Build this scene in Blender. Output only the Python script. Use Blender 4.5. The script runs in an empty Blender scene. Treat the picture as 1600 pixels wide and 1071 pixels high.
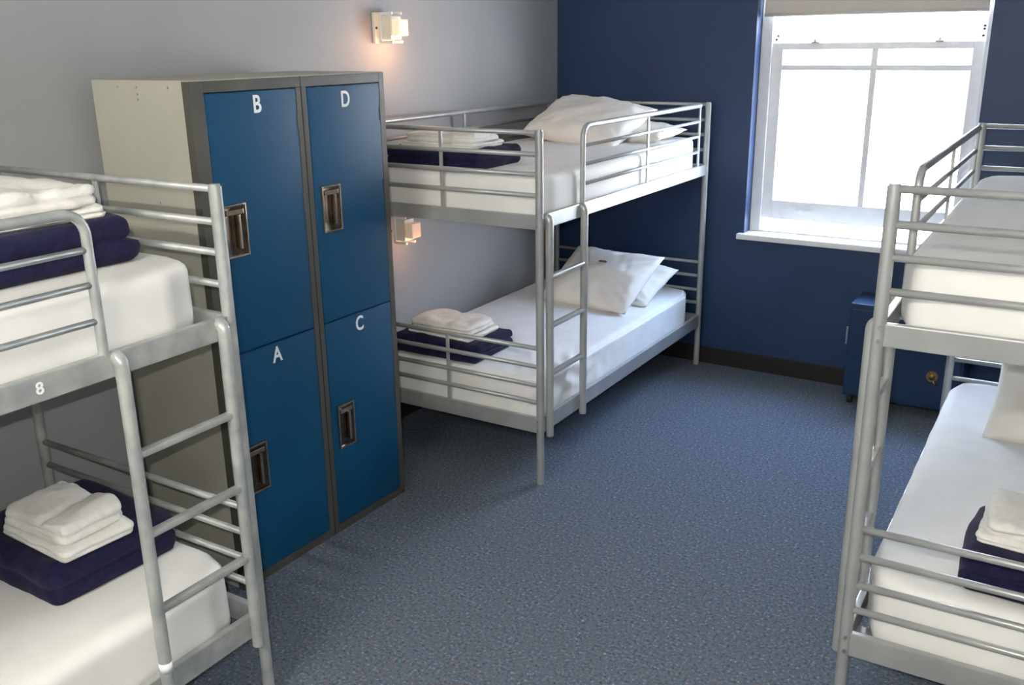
import bpy, bmesh, math, random
from mathutils import Vector, Matrix, noise
random.seed(7)
C = bpy.context.scene.collection
PI = math.pi

# ------------------------------------------------------------------ camera
CAM = Vector((3.1291, 0.0, 1.967)); FPX = 1471.7
YAW, PIT, ROLL = -0.5683, -0.308, 0.0139
def cam_vec(x, u, d):
    y = d*math.cos(PIT) - u*math.sin(PIT); z = d*math.sin(PIT) + u*math.cos(PIT)
    return Vector((x*math.cos(YAW) + y*math.sin(YAW), -x*math.sin(YAW) + y*math.cos(YAW), z))
RIGHT = cam_vec(math.cos(ROLL), -math.sin(ROLL), 0)
UP = cam_vec(math.sin(ROLL), math.cos(ROLL), 0)
FWD = cam_vec(0, 0, 1)
cd = bpy.data.cameras.new('camera'); cam = bpy.data.objects.new('camera', cd); C.objects.link(cam)
cd.sensor_width = 36; cd.lens = FPX/1600*36; cd.clip_start = .05
mm = Matrix((RIGHT, UP, -FWD)).transposed().to_4x4(); mm.translation = CAM
cam.matrix_world = mm
bpy.context.scene.camera = cam

# ------------------------------------------------------------------ world, sun, exposure
D = 5.4878                       # back wall
RX = 3.78                        # right wall
WX0, WX1, WZ0, WZ1 = 1.296, 2.500, 0.845, 2.50
sc = bpy.context.scene
sc.view_settings.view_transform = 'Standard'; sc.view_settings.look = 'None'
sc.view_settings.gamma = 1; sc.view_settings.use_curve_mapping = False
sc.view_settings.exposure = 0.42
w = bpy.data.worlds.new('sky'); sc.world = w; w.use_nodes = True
nt = w.node_tree; bg = nt.nodes['Background']
tc = nt.nodes.new('ShaderNodeTexCoord'); sp = nt.nodes.new('ShaderNodeSeparateXYZ'); rp = nt.nodes.new('ShaderNodeValToRGB')
nt.links.new(tc.outputs['Generated'], sp.inputs[0]); nt.links.new(sp.outputs['Z'], rp.inputs[0]); nt.links.new(rp.outputs[0], bg.inputs[0])
rp.color_ramp.elements[0].position = 0.0; rp.color_ramp.elements[0].color = (.95, .97, 1, 1)
rp.color_ramp.elements[1].position = .6; rp.color_ramp.elements[1].color = (.42, .62, 1.0, 1)
SKY, SUN, FLASH, LAMP, CEIL_FILL = 24.0, 20.0, 26.5, 1.9, 470.0
bg.inputs[1].default_value = SKY
def light(name, kind, loc, energy, col, **kw):
    l = bpy.data.lights.new(name, kind); l.energy = energy; l.color = col
    for k, v in kw.items(): setattr(l, k, v)
    o = bpy.data.objects.new(name, l); C.objects.link(o); o.location = loc
    return o
s = light('sun', 'SUN', (0, 0, 8), SUN, (1, .93, .82), angle=.01)
s.rotation_euler = (math.radians(48), 0, math.radians(-22))      # from behind the house onto the street front
p = light('window_portal', 'AREA', ((WX0+WX1)/2, D+.30, 1.62), 1, (1, 1, 1), shape='RECTANGLE', size=1.5, size_y=1.8)
p.rotation_euler = (math.radians(-90), 0, 0); p.data.cycles.is_portal = True
# the compact camera's own flash, a little up and left of its lens
fl = light('camera_flash', 'AREA', CAM + UP*.055 - RIGHT*.045 - FWD*.01, FLASH, (1, .965, .90), shape='RECTANGLE', size=.02, size_y=.012)
fl.rotation_euler = mm.to_euler()

# ------------------------------------------------------------------ materials
def mat(name, col, rough=.5, metal=0, col2=None, scale=20, bump=0, bscale=200, stretch=None, spec=None, fac=(.35, .65), emis=None, detail=4, sheen=0):
    m = bpy.data.materials.new(name); m.use_nodes = True
    t = m.node_tree; b = t.nodes['Principled BSDF']
    b.inputs['Base Color'].default_value = (*col, 1); b.inputs['Roughness'].default_value = rough; b.inputs['Metallic'].default_value = metal
    if spec is not None: b.inputs['Specular IOR Level'].default_value = spec
    if sheen: b.inputs['Sheen Weight'].default_value = sheen
    tc = t.nodes.new('ShaderNodeTexCoord'); mp = t.nodes.new('ShaderNodeMapping'); t.links.new(tc.outputs['Object'], mp.inputs[0])
    if stretch: mp.inputs['Scale'].default_value = stretch
    n = t.nodes.new('ShaderNodeTexNoise'); n.inputs['Scale'].default_value = scale; n.inputs['Detail'].default_value = detail
    t.links.new(mp.outputs[0], n.inputs['Vector'])
    r = t.nodes.new('ShaderNodeValToRGB'); r.color_ramp.elements[0].position, r.color_ramp.elements[1].position = fac
    r.color_ramp.elements[0].color = (*col, 1); r.color_ramp.elements[1].color = (*(col2 or tuple(c*1.06 for c in col)), 1)
    t.links.new(n.outputs[0], r.inputs[0]); t.links.new(r.outputs[0], b.inputs['Base Color'])
    if bump:
        n2 = t.nodes.new('ShaderNodeTexNoise'); n2.inputs['Scale'].default_value = bscale; n2.inputs['Detail'].default_value = 3
        t.links.new(tc.outputs['Object'], n2.inputs['Vector'])
        bp = t.nodes.new('ShaderNodeBump'); bp.inputs['Strength'].default_value = bump; bp.inputs['Distance'].default_value = .002
        t.links.new(n2.outputs[0], bp.inputs['Height']); t.links.new(bp.outputs[0], b.inputs['Normal'])
    if emis:
        b.inputs['Emission Color'].default_value = (*emis[0], 1); b.inputs['Emission Strength'].default_value = emis[1]
    return m
M = dict(
 steel=mat('silver_painted_steel', (.36, .375, .37), .36, .35, (.44, .455, .45), 6, .05, 60),
 worn=mat('worn_silver_steel', (.32, .34, .335), .42, .3, (.46, .475, .46), 14, .08, 60),
 dark=mat('dark_wire_base', (.03, .03, .035), .6),
 sheet=mat('white_cotton_sheet', (.80, .795, .77), .85, 0, (.84, .835, .81), 9, .25, 500),
 pillow=mat('white_pillowcase', (.80, .78, .73), .85, 0, (.84, .82, .77), 7, .25, 500),
 towel=mat('white_terry', (.78, .765, .72), .95, 0, (.84, .825, .78), 60, .9, 420),
 navy=mat('navy_fleece', (.008, .008, .032), .95, 0, (.014, .014, .050), 40, .8, 300, sheen=.05, spec=.15),
 wall=mat('grey_wall_paint', (.32, .332, .336), .6, 0, (.335, .347, .352), 3, .25, 26),
 blue=mat('blue_wall_paint', (.007, .030, .088), .52, 0, (.009, .034, .098), 4, .30, 24),
 ceil=mat('ceiling_paint', (.72, .72, .70), .8),
 rear=mat('pale_wall_paint', (.46, .46, .45), .7),
 base=mat('black_skirting', (.012, .011, .011), .45),
 white=mat('white_gloss_paint', (.78, .78, .77), .35),
 blind=mat('beige_blind_fabric', (.60, .55, .49), .9, 0, None, 80, .4, 900),
 lblue=mat('locker_blue_paint', (.001, .058, .138), .45, 0, (.002, .064, .150), 3, .12, 30, spec=.32),
 lcream=mat('locker_cream_paint', (.40, .39, .325), .5, 0, (.43, .42, .35), 5, .12, 30),
 lframe=mat('locker_frame_paint', (.060, .058, .047), .45, 0, (.075, .072, .058), 8),
 seam=mat('dark_gap', (.008, .008, .01), .8),
 chrome=mat('copper_tinted_chrome', (.62, .52, .42), .22, 1, (.50, .36, .24), 30),  # orange-brown reflections put into the metal colour
 pan=mat('dark_copper_pan', (.20, .15, .10), .25, 1, (.10, .08, .07), 30),  # dark copper tones mixed by noise
 hinge=mat('dull_steel', (.35, .35, .34), .4, .8),
 letter=mat('white_letter', (.85, .86, .86), .5),
 cblue=mat('cabinet_blue_paint', (.004, .024, .070), .42, 0, (.005, .027, .077), 5),
 brass=mat('brass', (.42, .30, .10), .3, 1),
 rubber=mat('black_rubber', (.015, .015, .015), .6),
 lampw=mat('cream_lamp_plastic', (.74, .70, .60), .35),
 facade=mat('sunlit_render', (.82, .80, .74), .8, 0, (.86, .84, .78), 2),
 shutter=mat('ochre_shutter', (.60, .46, .20), .7),
 asphalt=mat('pale_paving', (.55, .54, .52), .9),
 print_=mat('faded_laundry_print', (.22, .13, .14), .9),
)
def emit_mat(name, col, st):
    m = mat(name, tuple(c*.5 for c in col), .4, emis=(col, st)); return m
M['glow'] = emit_mat('lit_frosted_glass', (1, .74, .52), .6)
M['fill_tube_glow'] = emit_mat('added_fill_tube', (1, .95, .86), CEIL_FILL)  # glow of the added ceiling fill light, out of view
M['glow_low'] = emit_mat('dim_frosted_glass', (1, .72, .52), .2)
# carpet: loop pile flecked in grey blue, brown and dark
m = bpy.data.materials.new('flecked_carpet'); m.use_nodes = True; t = m.node_tree; b = t.nodes['Principled BSDF']
tc = t.nodes.new('ShaderNodeTexCoord')
n1 = t.nodes.new('ShaderNodeTexNoise'); n1.inputs['Scale'].default_value = 85; n1.inputs['Detail'].default_value = 3; n1.inputs['Roughness'].default_value = .7
r1 = t.nodes.new('ShaderNodeValToRGB'); e = r1.color_ramp.elements
e[0].position = .33; e[0].color = (.036, .043, .052, 1); e[1].position = .71; e[1].color = (.36, .41, .46, 1)
k = e.new(.42); k.color = (.095, .111, .136, 1); k = e.new(.60); k.color = (.135, .155, .188, 1)
n2 = t.nodes.new('ShaderNodeTexNoise'); n2.inputs['Scale'].default_value = 38; n2.inputs['Detail'].default_value = 2
r2 = t.nodes.new('ShaderNodeValToRGB'); r2.color_ramp.elements[0].position = .45; r2.color_ramp.elements[1].position = .62
r2.color_ramp.elements[0].color = (.92, 1.02, 1.06, 1); r2.color_ramp.elements[1].color = (1.14, 1.0, .92, 1)
mx = t.nodes.new('ShaderNodeMixRGB'); mx.blend_type = 'MULTIPLY'; mx.inputs[0].default_value = 1
for n in (n1, n2): t.links.new(tc.outputs['Object'], n.inputs['Vector'])
t.links.new(n1.outputs[0], r1.inputs[0]); t.links.new(n2.outputs[0], r2.inputs[0]); t.links.new(r1.outputs[0], mx.inputs[1]); t.links.new(r2.outputs[0], mx.inputs[2])
t.links.new(mx.outputs[0], b.inputs['Base Color']); b.inputs['Roughness'].default_value = .95; b.inputs['Specular IOR Level'].default_value = .15
bp = t.nodes.new('ShaderNodeBump'); bp.inputs['Strength'].default_value = .5; bp.inputs['Distance'].default_value = .003
t.links.new(n1.outputs[0], bp.inputs['Height']); t.links.new(bp.outputs[0], b.inputs['Normal'])
M['carpet'] = m
# window glass: a clear pane with a weak reflection
m = bpy.data.materials.new('clear_window_glass'); m.use_nodes = True; t = m.node_tree; t.nodes.remove(t.nodes['Principled BSDF'])
a = t.nodes.new('ShaderNodeBsdfTransparent'); g = t.nodes.new('ShaderNodeBsdfGlossy'); g.inputs['Roughness'].default_value = .02
mx = t.nodes.new('ShaderNodeMixShader'); mx.inputs[0].default_value = .06
t.links.new(a.outputs[0], mx.inputs[1]); t.links.new(g.outputs[0], mx.inputs[2]); t.links.new(mx.outputs[0], t.nodes['Material Output'].inputs[0])
M['glass'] = m

# ------------------------------------------------------------------ helpers
def obj(name, bm, material, parent=None, smooth=False, bevel=0):
    me = bpy.data.meshes.new(name)
    if bevel:
        bmesh.ops.bevel(bm, geom=bm.edges[:], offset=bevel, segments=2, affect='EDGES', profile=.7)
    bmesh.ops.recalc_face_normals(bm, faces=bm.faces[:])
    bm.to_mesh(me); bm.free()
    if smooth:
        for f in me.polygons: f.use_smooth = True
    me.materials.append(M[material])
    o = bpy.data.objects.new(name, me); C.objects.link(o)
    if parent: o.parent = parent
    return o
def thing(name, label, cat, loc=(0, 0, 0), rz=0, group=None):
    o = bpy.data.objects.new(name, None); C.objects.link(o); o.location = loc; o.rotation_euler = (0, 0, rz)
    o.empty_display_size = .1; tag(o, label, cat, group); return o
def tag(o, label, cat, group=None):
    o['label'] = label; o['category'] = cat
    if group: o['group'] = group
    return o
def struct(o):
    o['kind'] = 'structure'; return o
def box(bm, x0, x1, y0, y1, z0, z1):
    x0, x1 = sorted((x0, x1)); y0, y1 = sorted((y0, y1)); z0, z1 = sorted((z0, z1))
    v = [bm.verts.new(q) for q in ((x0,y0,z0),(x1,y0,z0),(x1,y1,z0),(x0,y1,z0),(x0,y0,z1),(x1,y0,z1),(x1,y1,z1),(x0,y1,z1))]
    for f in ((0,3,2,1),(4,5,6,7),(0,1,5,4),(1,2,6,5),(2,3,7,6),(3,0,4,7)): bm.faces.new([v[i] for i in f])
def B(*a):
    bm = bmesh.new(); box(bm, *a); return bm
def tube(bm, pts, r, n=12, ry=None, caps=True):
    """round (or oval) tube along a polyline; ry = radius along the second axis"""
    pts = [Vector(p) for p in pts]; rings = []; ref = None
    for i, p in enumerate(pts):
        t = (pts[min(i+1, len(pts)-1)] - pts[max(i-1, 0)]).normalized()
        if ref is None:
            ref = Vector((0, 0, 1)) if abs(t.z) < .9 else Vector((1, 0, 0))
        a = t.cross(ref).normalized(); bb = a.cross(t).normalized(); ref = bb
        rings.append([bm.verts.new(p + a*math.cos(2*PI*k/n)*r + bb*math.sin(2*PI*k/n)*(ry or r)) for k in range(n)])
    for i in range(len(rings)-1):
        for k in range(n): bm.faces.new((rings[i][k], rings[i][(k+1) % n], rings[i+1][(k+1) % n], rings[i+1][k]))
    if caps: bm.faces.new(rings[0]); bm.faces.new(rings[-1][::-1])
def T(pts, r, **k):
    bm = bmesh.new(); tube(bm, pts, r, **k); return bm
def arc(c, a0, a1, r, e1, e2, n=7):
    return [Vector(c) + Vector(e1)*r*math.cos(a0+(a1-a0)*i/n) + Vector(e2)*r*math.sin(a0+(a1-a0)*i/n) for i in range(n+1)]
def autosmooth(o, ang=40):
    me = o.data
    for f in me.polygons: f.use_smooth = True
    me.set_sharp_from_angle(angle=math.radians(ang))
    return o
def text_mesh(ch, size, depth):
    cu = bpy.data.curves.new('glyph', 'FONT'); cu.body = ch; cu.size = size; cu.extrude = depth; cu.align_x = 'CENTER'; cu.align_y = 'CENTER'; cu.offset = size*.018
    o = bpy.data.objects.new('glyph', cu); C.objects.link(o)
    dg = bpy.context.evaluated_depsgraph_get(); me = bpy.data.meshes.new_from_object(o.evaluated_get(dg))
    bpy.data.objects.remove(o); bm = bmesh.new(); bm.from_mesh(me); return bm

def soft_box(hx, hy, h, r, rc=.03, nx=40, ny=40, nz=14, layers=0, groove=.006, amp=.003, ns=6, seed=0, crease=None, sag=0, stagger=0, side=None, crumple=0):
    """a cloth slab: rounded box with plan corners rc, edge radius r; layers = stacked folds showing on the sides"""
    bm = bmesh.new(); rnd = random.Random(seed)
    sh = [(rnd.uniform(-1, 1)*stagger, rnd.uniform(-1, 1)*stagger) for _ in range(max(layers, 1)+1)]
    def grid(n1, n2, f):
        g = [[bm.verts.new(f(i/n1*2-1, j/n2*2-1)) for j in range(n2+1)] for i in range(n1+1)]
        for i in range(n1):
            for j in range(n2): bm.faces.new((g[i][j], g[i+1][j], g[i+1][j+1], g[i][j+1]))
    hz = h/2
    grid(nx, ny, lambda a, b: (a*hx, b*hy, hz)); grid(nx, ny, lambda a, b: (a*hx, b*hy, -hz))
    grid(nx, nz, lambda a, b: (a*hx, -hy, b*hz)); grid(nx, nz, lambda a, b: (a*hx, hy, b*hz))
    grid(ny, nz, lambda a, b: (-hx, a*hy, b*hz)); grid(ny, nz, lambda a, b: (hx, a*hy, b*hz))
    bmesh.ops.remove_doubles(bm, verts=bm.verts[:], dist=1e-5)
    off = Vector((seed*3.7, seed*1.3, seed*2.1))
    for v in bm.verts:
        p = v.co.copy()
        inn = Vector((max(-(hx-r), min(hx-r, p.x)), max(-(hy-r), min(hy-r, p.y)), max(-(hz-r), min(hz-r, p.z))))
        d = p - inn; n = d.normalized() if d.length > 1e-9 else Vector((0, 0, 1))
        q = inn + n*r if d.length > 1e-9 else p
        fx = max(0, (abs(q.x)-(hx-1.6*rc))/(1.6*rc)); fy = max(0, (abs(q.y)-(hy-1.6*rc))/(1.6*rc))
        pull = rc*.42*fx*fy
        q.x -= math.copysign(pull, q.x); q.y -= math.copysign(pull, q.y)
        hn = Vector((n.x, n.y, 0))
        if layers:
            zz = (q.z+hz)/h*layers; k = min(layers-1, max(0, int(zz))); fr = abs((zz-k)-.5)*2
            q -= hn*groove*fr**4
            q.x += sh[k][0]*hn.length; q.y += sh[k][1]*hn.length
        if side: q += hn*side(q)
        if crease and n.z > .3:
            dd = (q.x*math.cos(crease[0]) + q.y*math.sin(crease[0])) - crease[1]
            q.z += -crease[2]*math.exp(-(dd/.014)**2) + crease[2]*.5*math.exp(-((abs(dd)-.06)/.05)**2)
        if sag and n.z > .3: q.z -= sag*(1-(1-(q.x/hx)**4)*(1-(q.y/hy)**4))
        top = 1 if q.z > -hz+.01 else .0
        q += n*amp*noise.noise(Vector((q.x, q.y, q.z))*ns + off)*top*1.6 + n*amp*.5*noise.noise(Vector((q.x, q.y, q.z))*ns*3 + off)*top
        if crumple and top:      # sheet bunched at the foot corner on the ladder side
            k = math.exp(-((q.x-hx)**2/.05 + (q.y+hy-.28)**2/.10))
            q += n*crumple*k*(noise.noise(Vector((q.x*16+q.y*9, q.y*7, q.z*18)) + off))
        q.z += hz
        v.co = q
    return bm

# ------------------------------------------------------------------ room shell
Z = 2.78; Y0 = -1.45
struct(obj('floor', B(-.15, RX+.15, Y0-.15, D+.15, -.1, 0), 'carpet'))
struct(obj('ceiling', B(-.15, RX+.15, Y0-.15, D+.25, Z, Z+.15), 'ceil'))
struct(obj('wall_left', B(-.15, 0, Y0-.15, D+.25, 0, Z), 'wall'))
struct(obj('wall_right', B(RX, RX+.15, Y0-.15, D+.25, 0, Z), 'wall'))
struct(obj('wall_front', B(0, RX, Y0-.15, Y0, 0, Z), 'rear'))
bm = bmesh.new()
for a in ((0, WX0, 0, Z), (WX1, RX, 0, Z), (WX0, WX1, 0, WZ0), (WX0, WX1, WZ1, Z)): box(bm, a[0], a[1], D, D+.25, a[2], a[3])
bmesh.ops.remove_doubles(bm, verts=bm.verts[:], dist=1e-5)
struct(obj('wall_back', bm, 'blue'))
BH = .1066
for n, a in (('left', (0, .014, Y0, D)), ('right', (RX-.014, RX, Y0, D)), ('back', (.014, RX-.014, D-.016, D)), ('front', (.014, RX-.014, Y0, Y0+.014))):
    struct(obj('baseboard_'+n, B(*a, 0, BH), 'base', bevel=.003))

# ------------------------------------------------------------------ window
win = bpy.data.objects.new('window_1', None); C.objects.link(win); struct(win)
FY = D+.10                                           # room face of the frame, behind the reveal
def ring(bm, x0, x1, z0, z1, wl, wr, wt, wb, y0, y1):
    box(bm, x0, x0+wl, y0, y1, z0, z1); box(bm, x1-wr, x1, y0, y1, z0, z1)
    box(bm, x0+wl, x1-wr, y0, y1, z1-wt, z1); box(bm, x0+wl, x1-wr, y0, y1, z0, z0+wb)
bm = bmesh.new(); ring(bm, WX0, WX1, .855, WZ1, .062, .030, .05, .012, FY, FY+.13)
struct(obj('window_frame', bm, 'white', win, bevel=.003))
bm = bmesh.new(); ring(bm, 1.358, 2.470, .935, 1.946, .062, .056, .037, .112, FY+.02, FY+.055)
box(bm, 1.909, 1.943, FY+.022, FY+.053, 1.047, 1.909)
box(bm, 1.42, 1.909, FY+.024, FY+.052, 1.797, 1.826); box(bm, 1.943, 2.414, FY+.024, FY+.052, 1.797, 1.826)
ls = struct(obj('lower_sash', bm, 'white', win, bevel=.003))
struct(obj('pane', B(1.42, 2.414, FY+.036, FY+.040, 1.047, 1.909), 'glass', ls))
bm = bmesh.new(); ring(bm, 1.358, 2.470, 1.793, 2.45, .05, .046, .04, .040, FY+.065, FY+.10)
box(bm, 1.912, 1.940, FY+.067, FY+.098, 1.826, 2.41)
us = struct(obj('upper_sash', bm, 'white', win, bevel=.003))
struct(obj('pane', B(1.408, 2.424, FY+.080, FY+.084, 1.826, 2.41), 'glass', us))
for x in (1.60, 2.25):
    bm = bmesh.new(); box(bm, x-.022, x+.022, FY+.008, FY+.022, 1.945, 1.953); box(bm, x-.007, x+.007, FY+.004, FY+.014, 1.945, 1.967)
    struct(obj('sash_lift', bm, 'hinge', win, bevel=.001))
struct(obj('sash_handle', B(1.56, 1.66, FY+.006, FY+.021, .985, 1.0), 'white', win, bevel=.003))
for x, z in ((1.392, 1.985), (1.384, 1.965), (2.457, 2.02), (2.457, 2.005), (2.455, 1.972)):
    struct(obj('screw', T([(x, FY-.004, z), (x, FY+.002, z)] if x > 2.4 and 0 else [(x, FY-.002, z), (x, FY+.02, z)], .006, n=8), 'dark', win))
bm = B(1.262, 2.535, D-.045, D+.10, .822, .856)
struct(obj('window_sill', bm, 'white', win, bevel=.009))
rb = thing('roller_blind', 'beige fabric roller blind pulled up over the top of the bright sash window', 'blind', (1.895, FY-.035, 2.09))
bm = bmesh.new(); N = 60
fr = [[bm.verts.new((-.578+1.156*i/N, .002*math.sin(i*.9)*(1-j/8), .012+.36*j/8)) for j in range(9)] for i in range(N+1)]
bk = [[bm.verts.new((-.578+1.156*i/N, .0015+.002*math.sin(i*.9)*(1-j/8), .012+.36*j/8)) for j in range(9)] for i in range(N+1)]
for g in (fr, bk):
    for i in range(N):
        for j in range(8): bm.faces.new((g[i][j], g[i+1][j], g[i+1][j+1], g[i][j+1]))
obj('fabric', bm, 'blind', rb, True)
obj('bottom_bar', T([(-.578, 0, .008), (.578, 0, .008)], .009, n=10), 'blind', rb, True)
obj('roller', T([(-.59, .0, .385), (.59, .0, .385)], .022, n=16), 'white', rb, True)

# ------------------------------------------------------------------ outside
bm = bmesh.new(); FYY = 15.0
op = [(x, z) for z in (-3.2, .35, 3.9) for x in (-14.2, -10.4, -6.6, -2.8, 1.0)]
xs = sorted({-20, 8} | {x for x, _ in op} | {x+1.1 for x, _ in op}); zs = sorted({-6, 4.6+2} | {z for _, z in op} | {z+1.7 for _, z in op})
zs = [z for z in zs if z <= 6.6]
for i in range(len(xs)-1):
    for j in range(len(zs)-1):
        if not any(abs(xs[i]-x) < 1e-6 and abs(zs[j]-z) < 1e-6 for x, z in op): box(bm, xs[i], xs[i+1], FYY, FYY+.3, zs[j], zs[j+1])
hs = thing('house_across_the_street', 'pale sunlit house front across the street, washed out behind the glass', 'building', (0, 0, 0))
obj('wall', bm, 'facade', hs)
for x, z in op:
    if z > 3: continue
    wf = bmesh.new(); ring(wf, x, x+1.1, z, z+1.7, .07, .07, .07, .07, FYY+.08, FYY+.16)
    wo = obj('window', wf, 'shutter', hs); obj('pane', B(x+.07, x+1.03, FYY+.11, FYY+.13, z+.07, z+1.63), 'lframe', wo)
struct(obj('street', B(-30, 20, D+.3, 15, -6.1, -6), 'asphalt'))

# ------------------------------------------------------------------ bunk beds
L, W, HP = 1.98, 1.0144, 1.6214
U = (1.6088, 1.5194, 1.4351, 1.346); LO = (.6625, .5764, .4868, .4048)
UP_, UB, LP, LB = 1.2628, 1.200, .3296, .2551
RR, RP = .0105, .0178
def bunk_bed(label, loc, rz, sw, su, steel='steel', tape=False):
    """w = across (0 room side, W wall side), u = along (0 the ladder end, L the other)"""
    root = thing('bunk_bed', label, 'bunk bed', loc, rz, 'silver metal bunk beds')
    P = lambda w, u, z: (sw*w, su*u, z)
    def bxx(w0, w1, u0, u1, z0, z1): return B(sw*w0, sw*w1, su*u0, su*u1, z0, z1)
    for w in (0, W):
        for u in (0, L):
            bm = T([P(w, u, z) for z in (0, HP-.006)], RP, n=20); tube(bm, [P(w, u, HP-.006), P(w, u, HP)], RP*.8, n=20)
            po = autosmooth(obj('post', bm, steel, root))
            if w == 0:
                for z in (1.252, 1.215, .318, .272):
                    e = -1 if u == 0 else 1
                    obj('bolt', T([P(w+.003, u+e*(RP-.001), z), P(w+.003, u+e*(RP+.003), z)], .0055, n=8), 'hinge', po)
    for w in (0, W):
        for z0, z1 in ((UB, UP_), (LB, LP)):
            bm = bxx(w-.011, w+.011, RP*.8, L-RP*.8, z0, z1)
            obj('side_beam', bm, steel, root, bevel=.004)
    for u in (0, L):
        for z0, z1 in ((UB, UP_), (LB, LP)):
            obj('end_panel', bxx(RP*.8, W-RP*.8, u-.010, u+.010, z0, z1), steel, root, bevel=.004)
        for zz in (U, LO):
            for z in zz: obj('end_rail', T([P(RP*.6, u, z), P(W-RP*.6, u, z)], RR), steel, root, True)
        obj('rail_strut', bxx(W/2-.008, W/2+.008, u-.005, u+.005, UP_-.003, U[0]), steel, root, bevel=.003)
        obj('rail_strut', bxx(W/2-.008, W/2+.008, u-.005, u+.005, LP-.003, LO[0]), steel, root, bevel=.003)
    for z in (UB+.012, LB+.012):
        bm = bmesh.new()
        for k in range(13): box(bm, sw*.011, sw*(W-.011), su*(.10+k*.145), su*(.135+k*.145), z-.004, z+.004)
        for k in (.25, .5, .75): box(bm, sw*(W*k-.01), sw*(W*k+.01), su*.01, su*(L-.01), z-.012, z-.004)
        obj('slatted_base', bm, 'dark' if steel == 'worn' else steel, root)
    for w, g0, g1, struts in ((0, .395, 1.85, (1.12,)), (W, .12, 1.87, (.93,))):
        rr = .055
        pts = [P(w, g0, UP_-.01), P(w, g0, U[0]-rr)] + [P(w, g0+rr-rr*math.cos(a*PI/16), U[0]-rr+rr*math.sin(a*PI/16)) for a in range(1, 9)] + [P(w, g1, U[0])]
        gr = autosmooth(obj('guard_rail', T(pts, .0125, n=12), steel, root), 60)
        for z in U[1:]: obj('guard_bar', T([P(w, g0, z), P(w, g1, z)], .0085), steel, gr, True)
        for u in struts + (g1,): obj('guard_strut', bxx(w-.005, w+.005, u-.009, u+.009, UP_-.004, U[0]), steel, gr, bevel=.003)
    lad = bpy.data.objects.new('ladder', None); C.objects.link(lad); lad.parent = root
    ox = -.025; d1, d2 = .044, .369
    for d in (d1, d2):
        pts = [P(.0, d, UP_-.014), P(-.008, d, UP_-.014)] + [P(ox+.02-.02*math.sin(a*PI/12), d, UP_-.034+.02*math.cos(a*PI/12)) for a in range(1, 7)] + [P(ox, d, z) for z in (1.15, .8, .232)]
        st = autosmooth(obj('ladder_stile', T(pts, .0175, n=16), steel, lad), 60)
        if tape and d == d2: obj('tape', T([P(ox, d, .348), P(ox, d, .378)], .0182, n=16), 'letter', st, True)
    for z in (.9866, .7608, .5345):
        bm = bxx(ox-.013, ox+.013, d1+.005, d2-.005, z-.009, z+.009)
        obj('ladder_rung', bm, steel, lad, bevel=.006)
    if tape:
        bm = text_mesh('8', .040, .0006)
        g = obj('stencil_mark', bm, 'letter', root); g.rotation_euler = (PI/2, 0, PI/2); g.location = P(-.012, .575, 1.232)
    return root
XA, YA, XB, YB, XC, YC = 1.1205, 1.692, 1.0824, 3.4372, 2.6735, 2.4922
bunk_bed('silver metal bunk bed with scuffed ladder in front of the lockers', (XA, YA, 0), .0162, -1, -1, 'worn', True)
bunk_bed('silver metal bunk bed between the lockers and the blue back wall', (XB, YB, 0), .0115, -1, 1)
bunk_bed('silver metal bunk bed on the window side, hiding part of the sill', (XC, YC, 0), .0211, 1, 1)

# ------------------------------------------------------------------ bedding
BEDS = dict(A=(XA, YA, .0162, -1, -1, 'bunk in front of the lockers'), B=(XB, YB, .0115, -1, 1, 'bunk beside the blue wall'), C=(XC, YC, .0211, 1, 1, 'bunk under the window'))
TL, TU = .505, 1.425
def bed_pt(b, w, u):
    x, y, a, sw, su, _ = BEDS[b]; dx, dy = sw*w, su*u
    return x+dx*math.cos(a)-dy*math.sin(a), y+dy*math.cos(a)+dx*math.sin(a)
MW = dict(A='bunk with the scuffed ladder', B='bunk against the blue back wall', C='bunk on the window side')
for b in 'ABC':
    for lv, z0, z1 in (('lower', .272, TL), ('upper', 1.217, TU)):
        x, y = bed_pt(b, .03+.475, .05+.94)
        sd = ord(b)+(lv == 'upper')*5
        seed = sd
        def side(q, seed=seed):   # loose sheet rippling along its lower edge
            k = max(0, 1-(q.z+.115)/.17)
            return .006*k*noise.noise(Vector((q.x*5, q.y*5, seed)))*2
        big = (b, lv) == ('B', 'lower')
        bm = soft_box(.482, .966, z1-z0, .036, .09, 110 if big else 40, 200 if big else 80, 26 if big else 10, crumple=.020 if big else 0, amp=.0042, ns=3.5, seed=seed, sag=.008, side=side)
        o = obj('mattress', bm, 'sheet', None, True); o.location = (x, y, z0); o.rotation_euler = (0, 0, BEDS[b][2])
        tag(o, f'white sheeted mattress, {lv} level of the {MW[b]}', 'mattress', 'sheeted mattresses')

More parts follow.
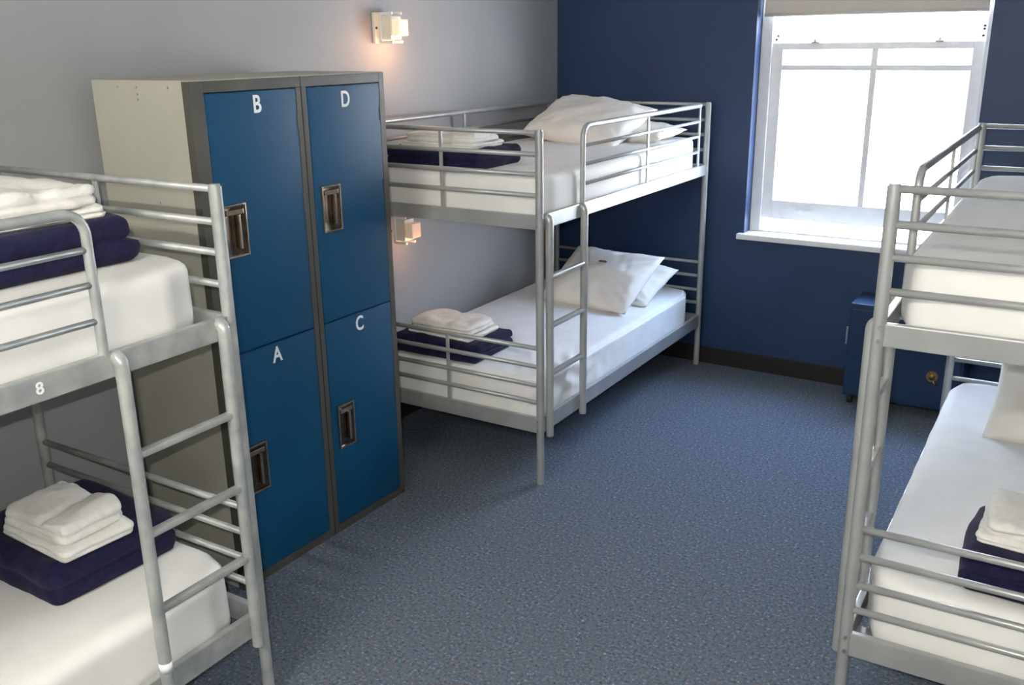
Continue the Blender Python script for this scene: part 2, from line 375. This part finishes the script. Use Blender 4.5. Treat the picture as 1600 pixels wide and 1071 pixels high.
def pillow(name, label, loc, rot, sx=.68, sy=.44, th=.15, seed=1, mark=False, group='pillows'):
    bm = bmesh.new(); n, mth = 44, 32; S = {}
    off = Vector((seed*5.1, seed*2.2, 0))
    for sgn in (1, -1):
        for i in range(n+1):
            for j in range(mth+1):
                a, c = i/n*2-1, j/mth*2-1
                x = a*sx/2*(1-.055*(1-c*c)*0 - .045*(1-abs(c)**2)*abs(a)**6); y = c*sy/2*(1-.06*(1-a*a)*abs(c)**6)
                pr = max(0, (1-abs(a)**3.0))*max(0, (1-abs(c)**3.0)); z = sgn*th/2*pr**.55
                edge = min(1, pr*4)
                rad = noise.noise(Vector((a*2.2, c*2.2, sgn))+off)*.016 + noise.noise(Vector((a*7, c*3, sgn*2))+off)*.006
                z += sgn*rad*edge
                # gathers running in from the corners
                cr = math.exp(-((abs(a)-1)**2+(abs(c)-1)**2)*3)
                z += sgn*.006*math.sin((abs(a)*9-abs(c)*11)*2)*cr*edge
                if pr == 0 and sgn == -1: v = S[(1, i, j)]
                else: v = bm.verts.new((x, y, z))
                S[(sgn, i, j)] = v
        for i in range(n):
            for j in range(mth):
                f = (S[(sgn, i, j)], S[(sgn, i+1, j)], S[(sgn, i+1, j+1)], S[(sgn, i, j+1)])
                try: bm.faces.new(f)
                except ValueError: pass
    for v in bm.verts:
        if v.co.z < 0 and 0: pass
    zoff = 0
    if mark:      # find the surface height for the print before the mesh is handed over
        zoff = max((v.co.z for v in bm.verts if abs(v.co.x-.0) < .04 and abs(v.co.y-.07) < .03), default=.06)
    o = obj(name, bm, 'pillow', None, True); o.location = loc; o.rotation_euler = rot
    tag(o, label, 'pillow', group)
    if mark:
        bm = bmesh.new()
        for k in range(5): box(bm, -.028+k*.011, -.0195+k*.011, .070, .078+.003*(k % 2), zoff-.006, zoff+.0016)
        obj('laundry_mark', bm, 'print_', o)
    return o
R = math.radians
# upper bunk by the blue wall
pillow('pillow', 'big white pillow leaning up at the head of the upper bed by the blue wall', (.52, 4.93, 1.530), (R(23), R(5), R(-7)), .655, .48, .165, 3)
pillow('pillow', 'flat white pillow tucked behind and under the leaning one, upper bed', (.655, 5.09, 1.474), (R(2), R(2), R(1)), .66, .42, .11, 5)
# lower bunk by the blue wall
pillow('pillow', 'white pillow with a small dark laundry print, lower bed by the blue wall', (.668, 4.83, .640), (R(32), R(-1), R(-9)), .63, .48, .13, 7, True)
pillow('pillow', 'white pillow half hidden behind the one with the laundry print', (.665, 5.02, .595), (R(20), R(2), R(-4)), .66, .42, .13, 9)
# lower bunk on the window side
pillow('pillow', 'white pillow propped upright on the lower bed of the window side bunk', (3.205, 3.92, .662), (R(46), 0, R(-1)), .70, .46, .14, 11)

def folded(name, mat_, label, cat, x0, x1, y0, y1, z, h, layers, group, seed, rz=0, crease=None, groove=.010, amp=.004, r=.02, rc=.03, stagger=.004, ns=9):
    bm = soft_box((x1-x0)/2, (y1-y0)/2, h, min(r, h*.48), rc, 34, 34, max(10, layers*6), layers, groove, amp, ns, seed, crease, 0, stagger)
    o = obj(name, bm, mat_, None, True); o.location = ((x0+x1)/2, (y0+y1)/2, z); o.rotation_euler = (0, 0, rz)
    tag(o, label, cat, group); return o
GB, GT = 'folded navy blankets', 'folded white towels'
FS = [
 # bed, blanket box, towel box, z, blanket h, towel h, words
 ('A low', (.41, .885, 1.205, 1.625), (.565, .885, 1.25, 1.475), TL, .130, .105, 'lower bed in front of the lockers'),
 ('A up', (.42, .945, 1.09, 1.575), (.50, .895, 1.15, 1.525), TU, .125, .090, 'upper bed in front of the lockers'),
 ('B low', (.17, .70, 3.475, 3.86), (.255, .645, 3.52, 3.765), TL, .098, .080, 'lower bed by the blue wall'),
 ('B up', (.19, .73, 3.485, 3.90), (.26, .68, 3.53, 3.80), TU, .092, .075, 'upper bed by the blue wall'),
 ('C low', (2.925, 3.42, 2.575, 2.97), (2.955, 3.33, 2.665, 2.93), TL, .115, .080, 'lower bed of the window side bunk'),
 ('C up', (2.995, 3.48, 2.59, 2.99), (3.05, 3.42, 2.65, 2.93), TU, .100, .080, 'upper bed of the window side bunk'),
]
for i, (k, bb, tt, z, bh, th, wd) in enumerate(FS):
    folded('folded_blanket', 'navy', f'thick folded navy blanket under white towels, {wd}', 'blanket', *bb, z-.006, bh, 2, GB, i+1, R((i % 3-1)*1.5), groove=.015, r=.032, rc=.022, amp=.008, ns=6, stagger=.008)
    zt = z-.006+bh-.002
    t1 = th*.36
    folded('folded_towel', 'towel', f'white towel lying flat on the navy blanket, {wd}', 'towel', tt[0], tt[1], tt[2], tt[3], zt, t1, 2, GT, i+11, R(-2), groove=.006, r=.012, rc=.012, amp=.006, ns=11, stagger=.007)
    folded('folded_towel', 'towel', f'plump white towel topmost of the pile, {wd}', 'towel', tt[0]+.015, tt[1]-.02, tt[2]+.008, tt[3]-.012, zt+t1-.004, th-t1, 2, GT, i+21, R(2), crease=(0.18, -.02 if i % 2 else .02, (.009, .004, .004, .003, .005, .004)[i]), groove=.008, r=.018, rc=.014, amp=.009, ns=10, stagger=.009)

# ------------------------------------------------------------------ locker
LX, LXB, LY0, LY1, LH = .5866, .083, 2.082, 3.0464, 1.8624
lk = thing('locker', 'tall two column metal locker with four blue doors lettered A to D and cream side', 'locker', (0, 0, 0))
bm = bmesh.new()
box(bm, LXB, LX-.035, LY0, LY0+.012, .0, LH-.004); box(bm, LXB, LX-.035, LY1-.012, LY1, .0, LH-.004)
box(bm, LXB, LXB+.01, LY0+.012, LY1-.012, 0, LH-.004); box(bm, LXB, LX-.004, LY0, LY1, LH-.004, LH+.003)
box(bm, LXB+.01, LX-.035, LY0+.012, LY1-.012, .03, .04); box(bm, LXB+.01, LX-.03, 2.575, 2.585, .04, LH-.01); box(bm, LXB+.01, LX-.03, LY0+.012, LY1-.012, .910, .918)
body = obj('body', bm, 'lcream', lk)
bm = bmesh.new(); F0, F1 = LX-.035, LX
box(bm, F0, F1, LY0-.0015, 2.137, 0, LH); box(bm, F0, F1, 3.017, LY1+.0015, 0, LH)
box(bm, F0, F1, 2.137, 3.017, 1.825, LH); box(bm, F0, F1, 2.137, 3.017, 0, .034); box(bm, F0, F1, 2.553, 2.606, .034, 1.825)
fr = obj('frame', bm, 'lframe', lk, bevel=.002)
obj('frame_seam', B(LX-.002, LX+.0006, 2.5775, 2.5815, .0, LH), 'seam', fr)
for (y, z) in ((.17, 1.843), (.27, 1.843), (.27, 1.820), (.27, 1.803), (.43, 1.843), (.18, 1.40), (.32, 1.46), (.47, 1.32), (.3, .98), (.44, 1.1), (.2, .86), (.45, .93)):
    obj('rivet', T([(LXB+y-.03, LY0-.0012, z), (LXB+y-.03, LY0+.002, z)], .0042, n=8), 'hinge', body)
def door(y0, y1, z0, z1, ch, hy0, hy1, hz0, hz1):
    d = autosmooth(obj('door', B(LX-.018, LX+.001, y0+.003, y1-.003, z0+.003, z1-.003), 'lblue', lk, bevel=.003))
    g = obj('letter', text_mesh(ch, .084, .0008), 'letter', d)
    g.rotation_euler = (PI/2, 0, PI/2); g.location = (LX+.002, {'B': 2.361, 'D': 2.812, 'A': 2.348, 'C': 2.811}[ch], {'B': 1.775, 'D': 1.768, 'A': .867, 'C': .869}[ch])
    g.scale = (.82, 1, 1)
    # recessed pull: rim, curved pan and lift latch
    bm = bmesh.new(); x1 = LX+.009
    ring_w = .008
    for a in ((hy0, hy0+ring_w, hz0, hz1), (hy1-ring_w, hy1, hz0, hz1), (hy0+ring_w, hy1-ring_w, hz1-ring_w, hz1), (hy0+ring_w, hy1-ring_w, hz0, hz0+ring_w)):
        box(bm, LX, x1, a[0], a[1], a[2], a[3])
    h = obj('handle', bm, 'chrome', d, bevel=.0025)
    bm = bmesh.new(); n = 10; g0, g1 = hy0+ring_w*.6, hy1-ring_w*.6
    rows = [[bm.verts.new((LX+.0015+.006*abs(2*i/n-1)**2.2, g0+(g1-g0)*i/n, z)) for z in (hz0+.004, hz1-.004)] for i in range(n+1)]
    for i in range(n): bm.faces.new((rows[i][0], rows[i+1][0], rows[i+1][1], rows[i][1]))
    obj('pan', bm, 'pan', h, True)
    cy = hy0+(hy1-hy0)*.60; hh = hz1-hz0
    bm = B(LX+.004, LX+.017, cy-.006, cy+.006, hz0+hh*.16, hz0+hh*.80)
    box(bm, LX+.004, LX+.010, hy0+.014, hy1-.014, hz0+hh*.80, hz0+hh*.90)
    obj('latch', bm, 'chrome', h, bevel=.003)
    for z in (z0+.10, (z0+z1)/2+.04, z1-.12):
        obj('hinge', B(LX-.006, LX+.004, y1-.006, y1+.003, z-.03, z+.03), 'lframe', d, bevel=.001)
door(2.137, 2.553, .919, 1.825, 'B', 2.156, 2.262, 1.266, 1.452)
door(2.137, 2.553, .034, .919, 'A', 2.148, 2.250, .368, .560)
door(2.606, 3.017, .919, 1.825, 'D', 2.640, 2.745, 1.276, 1.456)
door(2.606, 3.017, .034, .919, 'C', 2.640, 2.738, .368, .560)

# ------------------------------------------------------------------ blue cabinet below the window
cb = thing('metal_cabinet', 'low blue metal cabinet with brass lock below the window', 'cabinet', (0, 0, 0))
CX0, CX1, CY0, CY1, CZ = 2.022, 2.62, 5.185, 5.465, .588
obj('body', B(CX0, CX1, CY0, CY1, .055, CZ), 'cblue', cb, bevel=.006)
dr = obj('door', B(CX0+.012, CX1-.012, CY0-.012, CY0-.001, .075, CZ-.03), 'cblue', cb, bevel=.003)
bm = T([(2.475, CY0-.012, .245), (2.475, CY0-.030, .245)], .016, n=14); tube(bm, [(2.475, CY0-.02, .24), (2.500, CY0-.034, .20)], .006, n=8)
obj('lock', autosmooth and bm, 'brass', dr, True)
obj('escutcheon', T([(2.475, CY0-.0135, .245), (2.475, CY0-.016, .245)], .030, n=18), 'brass', dr)
obj('handle', B(CX0-.012, CX0-.002, CY0+.0, CY0+.012, .35, .45), 'hinge', cb, bevel=.003)
for x in (CX0+.035, CX1-.035):
    for y in (CY0+.035, CY1-.035):
        bm = T([(x-.012, y, .024), (x+.012, y, .024)], .024, n=16); tube(bm, [(x, y, .03), (x, y, .058)], .012, n=10)
        obj('caster', bm, 'rubber', cb, True)

# ------------------------------------------------------------------ wall lamps
def wall_lamp(label, y, z, glow, power):
    t = thing('wall_lamp', label, 'wall lamp', (0, y, z))
    obj('back_plate', B(0, .018, -.085, .045, -.072, .072), 'lampw', t, bevel=.005)
    bm = bmesh.new()
    for s in (-1, 1): box(bm, .018, .095, -.05, -.038, s*.066-.006, s*.066+.006)
    box(bm, .018, .028, -.05, -.038, -.066, .066)
    for s in (-1, 1): box(bm, .018, .095, .020, .032, s*.066-.006, s*.066+.006)
    obj('bracket', bm, 'white', t, bevel=.002)
    obj('housing', B(.018, .085, -.045, .035, -.055, .055), 'lampw', t, bevel=.006)
    obj('diffuser', B(.087, .133, -.043, .030, -.038, .038), glow, t, bevel=.008)
    obj('screw', T([(.018, -.075, 0), (.022, -.075, 0)], .006, n=8), 'dark', t)
    light('bulb_light', 'POINT', (.16, y-.01, z-.09), power, (1, .46, .22), shadow_soft_size=.04)
wall_lamp('lit square wall lamp above the upper bed, near the locker top', 3.77, 2.045, 'glow', LAMP)
wall_lamp('small square wall lamp under the upper bed, beside the lockers', 3.80, 1.05, 'glow_low', LAMP*.35)

# added fill light on the ceiling, unseen behind the camera, brightens the bed ends
cl = thing('added_ceiling_light', 'added ceiling fill light, out of view over the near end of the room', 'ceiling light', (1.9, -.9, Z))
obj('housing', B(-.62, .62, -.06, .06, -.045, 0), 'white', cl, bevel=.006)
obj('tube', T([(-.58, 0, -.062), (.58, 0, -.062)], .014, n=12), 'fill_tube_glow', cl, True)
